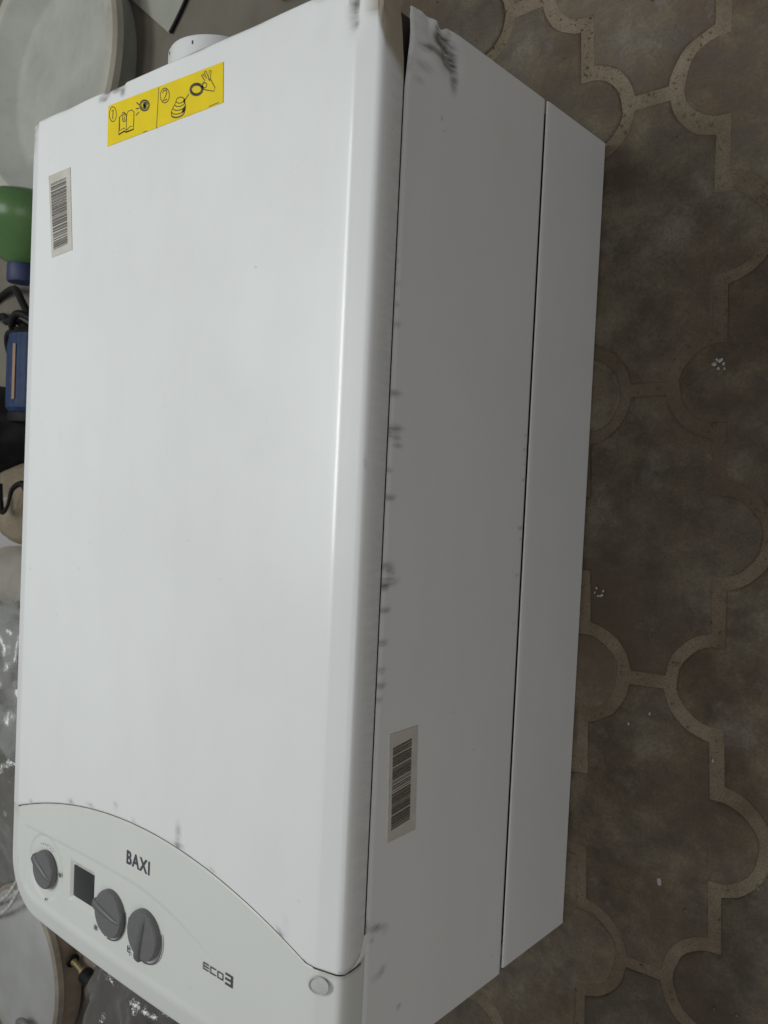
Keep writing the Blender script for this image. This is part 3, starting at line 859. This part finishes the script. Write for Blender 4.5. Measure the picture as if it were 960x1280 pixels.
for Pn in ([(-.500, .622, .045), (-.535, .655, .050), (-.585, .690, .040), (-.640, .705, .020), (-.70, .700, .010), (-.76, .68, .008)],
           [(-.520, .622, .050), (-.560, .640, .055), (-.620, .645, .040), (-.69, .665, .012), (-.80, .66, .010)],
           [(-.530, .620, .055), (-.570, .618, .060), (-.592, .590, .045), (-.598, .555, .020), (-.60, .53, .008)],
           [(-.48, .625, .05), (-.52, .645, .07), (-.55, .63, .065), (-.56, .615, .05)]):
    W_(tube('cable', catmull(Pn, 7), .0058, M_blackp, bt, 8), bt)

# crumpled bags and scraps along the far side
def bag(name, c, sx, sy, h, mat, seed, amp=.35, f=9, nu=56, nv=56, smooth=180, fold=1.0):
    """crumpled heap: a superellipsoid cap with sharp-ridged noise, closed underneath"""
    def fn(i, j):
        a = 2 * math.pi * i / (nu - 1); t = j / (nv - 1)
        e = R(-12 + 102 * t)
        ca, sa = math.cos(a), math.sin(a)
        x = math.copysign(abs(ca) ** .8, ca) * math.cos(e) * sx; y = math.copysign(abs(sa) ** .8, sa) * math.cos(e) * sy; z = max(-.02, math.sin(e)) * h
        nn = noise.multi_fractal((x * f + seed, y * f, z * f + seed * .7), .9, 2.2, 4)
        rdg = (1 - abs(noise.noise((x * f * 1.5 + seed, y * f * 1.5 - seed, z * f))) * 2.2)
        rdg += .30 * (1 - abs(noise.noise((x * f * 3.0 - seed, y * f * 3.0 + seed, z * f * 3))) * 2.4)
        k = 1 + amp * (.35 * nn - .25 + .30 * fold * rdg) * (.35 + .65 * math.cos(e * .6))
        return (c[0] + x * k, c[1] + y * k, max(.004, c[2] + z * k))
    return grid(name, nu, nv, fn, mat, None, smooth)
bb = bag('black_bag', (-.700, .465, .0), .160, .070, .095, M_bagblack, 3.1)
tag(bb, 'black crumpled bin bag beside the blue tool', 'bag')
sk = bag('tan_sack', (-.585, .350, .0), .130, .065, .050, M_tan, 8.4, .3)
tag(sk, 'tan sackcloth bundle with dark wire on it beside the boiler', 'sack')
wire = tube('wire_offcut', catmull([(-.560, .380, .072), (-.558, .352, .072), (-.548, .335, .073), (-.530, .345, .074), (-.520, .372, .072), (-.498, .382, .068), (-.485, .370, .066)], 7), lambda t: .0040 + .0012 * math.sin(t * 9), M_blackp, None, 8)
tag(wire, 'short bent black wire lying on the tan sackcloth', 'wire')
lid = thing('plastic_dish', 'pinkish white round plastic dish leaning between the sack and clear film', 'lid', (-.57, .285, .02))
lathe('lid_disc', [(.0005, .004), (.070, .004), (.074, .008), (.078, .010), (.080, .004), (.080, -.008), (.077, -.008)], M_pinkwhite, lid, 56, Matrix.Rotation(R(22), 4, 'X') @ Matrix.Rotation(R(12), 4, 'Y'), 35)
M_pail = plain('beige_film', (.27, .25, .21), .5, scale=20, var=.15)
pail = bag('beige_bag', (-.600, .215, .0), .130, .065, .055, M_pail, 33.2, .25)
tag(pail, 'dull grey beige bag between the white dish and the clear film', 'bag')
cf = bag('clear_film', (-.600, .075, .0), .200, .120, .105, M_clear, 5.7, .55, 11, 96, 72)
tag(cf, 'crumpled shiny clear polythene film bunched beside the boiler', 'plastic film')
c2 = bag('clear_film', (-.585, -.160, .0), .180, .135, .060, M_smoke, 12.2, .45, 9, 90, 70)
tag(c2, 'grimy see-through polythene spread beside the control panel end', 'plastic film')
# rolled hem of the film with puckered seal
hem = thing('film_hem', 'twisted clear film hem with bright puckers near the panel corner', 'plastic film', (-.5, -.26, .05))
for off in (0, .022):
    Pn = catmull([(-.70, -.375 - off, .020), (-.600, -.325 - off, .050), (-.50, -.265 - off, .070), (-.44, -.205 - off, .080), (-.40, -.15 - off, .07)], 18)
    W_(tube('seal', Pn, lambda t: .0028 + .0009 * math.sin(t * 130) + .0006 * math.sin(t * 47), M_clear if False else plain('seal_film', (.55, .55, .50), .18), hem, 8), hem)

# pale drum lying at the lower left, with a wire handle
dr = thing('white_tub', 'white round plastic tub lid with stained rim below the control panel', 'tub', (-.500, -.392, .003))
Md = Matrix.Rotation(R(-3), 4, 'Y')
lathe('tub_lid', [(.0005, .051), (.090, .050), (.112, .048), (.120, .043)], plain('dusty_white_plastic', (.36, .355, .335), .55, scale=12, var=.12), dr, 72, Md, 35)
lathe('tub_rim', [(.120, .043), (.1245, .045), (.128, .041), (.128, .032), (.125, .030)], plain('stained_rim', (.29, .25, .20), .6, scale=25, var=.3), dr, 72, Md, 35)
lathe('tub_side', [(.125, .031), (.120, .0)], plain('stained_side', (.25, .20, .15), .6, scale=25, var=.3), dr, 72, Md, 35)
hn = tube('tub_handle', catmull([(.030, -.090, .050), (.045, -.058, .066), (.070, -.048, .069), (.084, -.066, .062), (.088, -.092, .049)], 8), .0055, plain('grey_handle', (.17, .165, .155), .5), dr, 8)

cb = bag('cardboard_scrap', (-.360, -.300, .0), .110, .090, .014, plain('dirty_card', (.25, .20, .155), .85, scale=30, var=.25, bump=.3), 2.2, .2)
tag(cb, 'dirty tan cardboard scrap on the floor under the brass fitting', 'cardboard')
bf = thing('brass_fitting', 'small tarnished brass pipe fitting with black end by the control panel', 'pipe fitting', (-.352, -.346, .026))
Mr = Matrix.Rotation(R(96), 4, 'Y') @ Matrix.Rotation(R(8), 4, 'X')
Mr = Matrix.Rotation(R(-12), 4, 'Z') @ Matrix.Rotation(R(90), 4, 'Y')
lathe('fitting_barrel', [(.0005, -.028), (.0055, -.028), (.0055, -.022), (.0042, -.021), (.0042, -.004), (.0062, -.002), (.0062, .008)], M_brass, bf, 20, Mr, 35)
lathe('fitting_flange', [(.0005, -.0300), (.0100, -.0300), (.0105, -.0275), (.0100, -.0262), (.005, -.026)], M_blackp, bf, 24, Mr, 35)
lathe('black_cap', [(.0062, .006), (.0115, .007), (.0120, .010), (.0120, .030), (.0105, .034), (.0005, .035)], M_blackp, bf, 24, Mr, 35)
db = bag('dark_polythene', (-.125, -.392, .0), .170, .135, .085, film('dark_polythene', (.20, .18, .155), .62, .11), 21.3, .55, 10, 100, 76)
tag(db, 'dark shiny crumpled polythene bag on the floor below the control panel', 'bag')
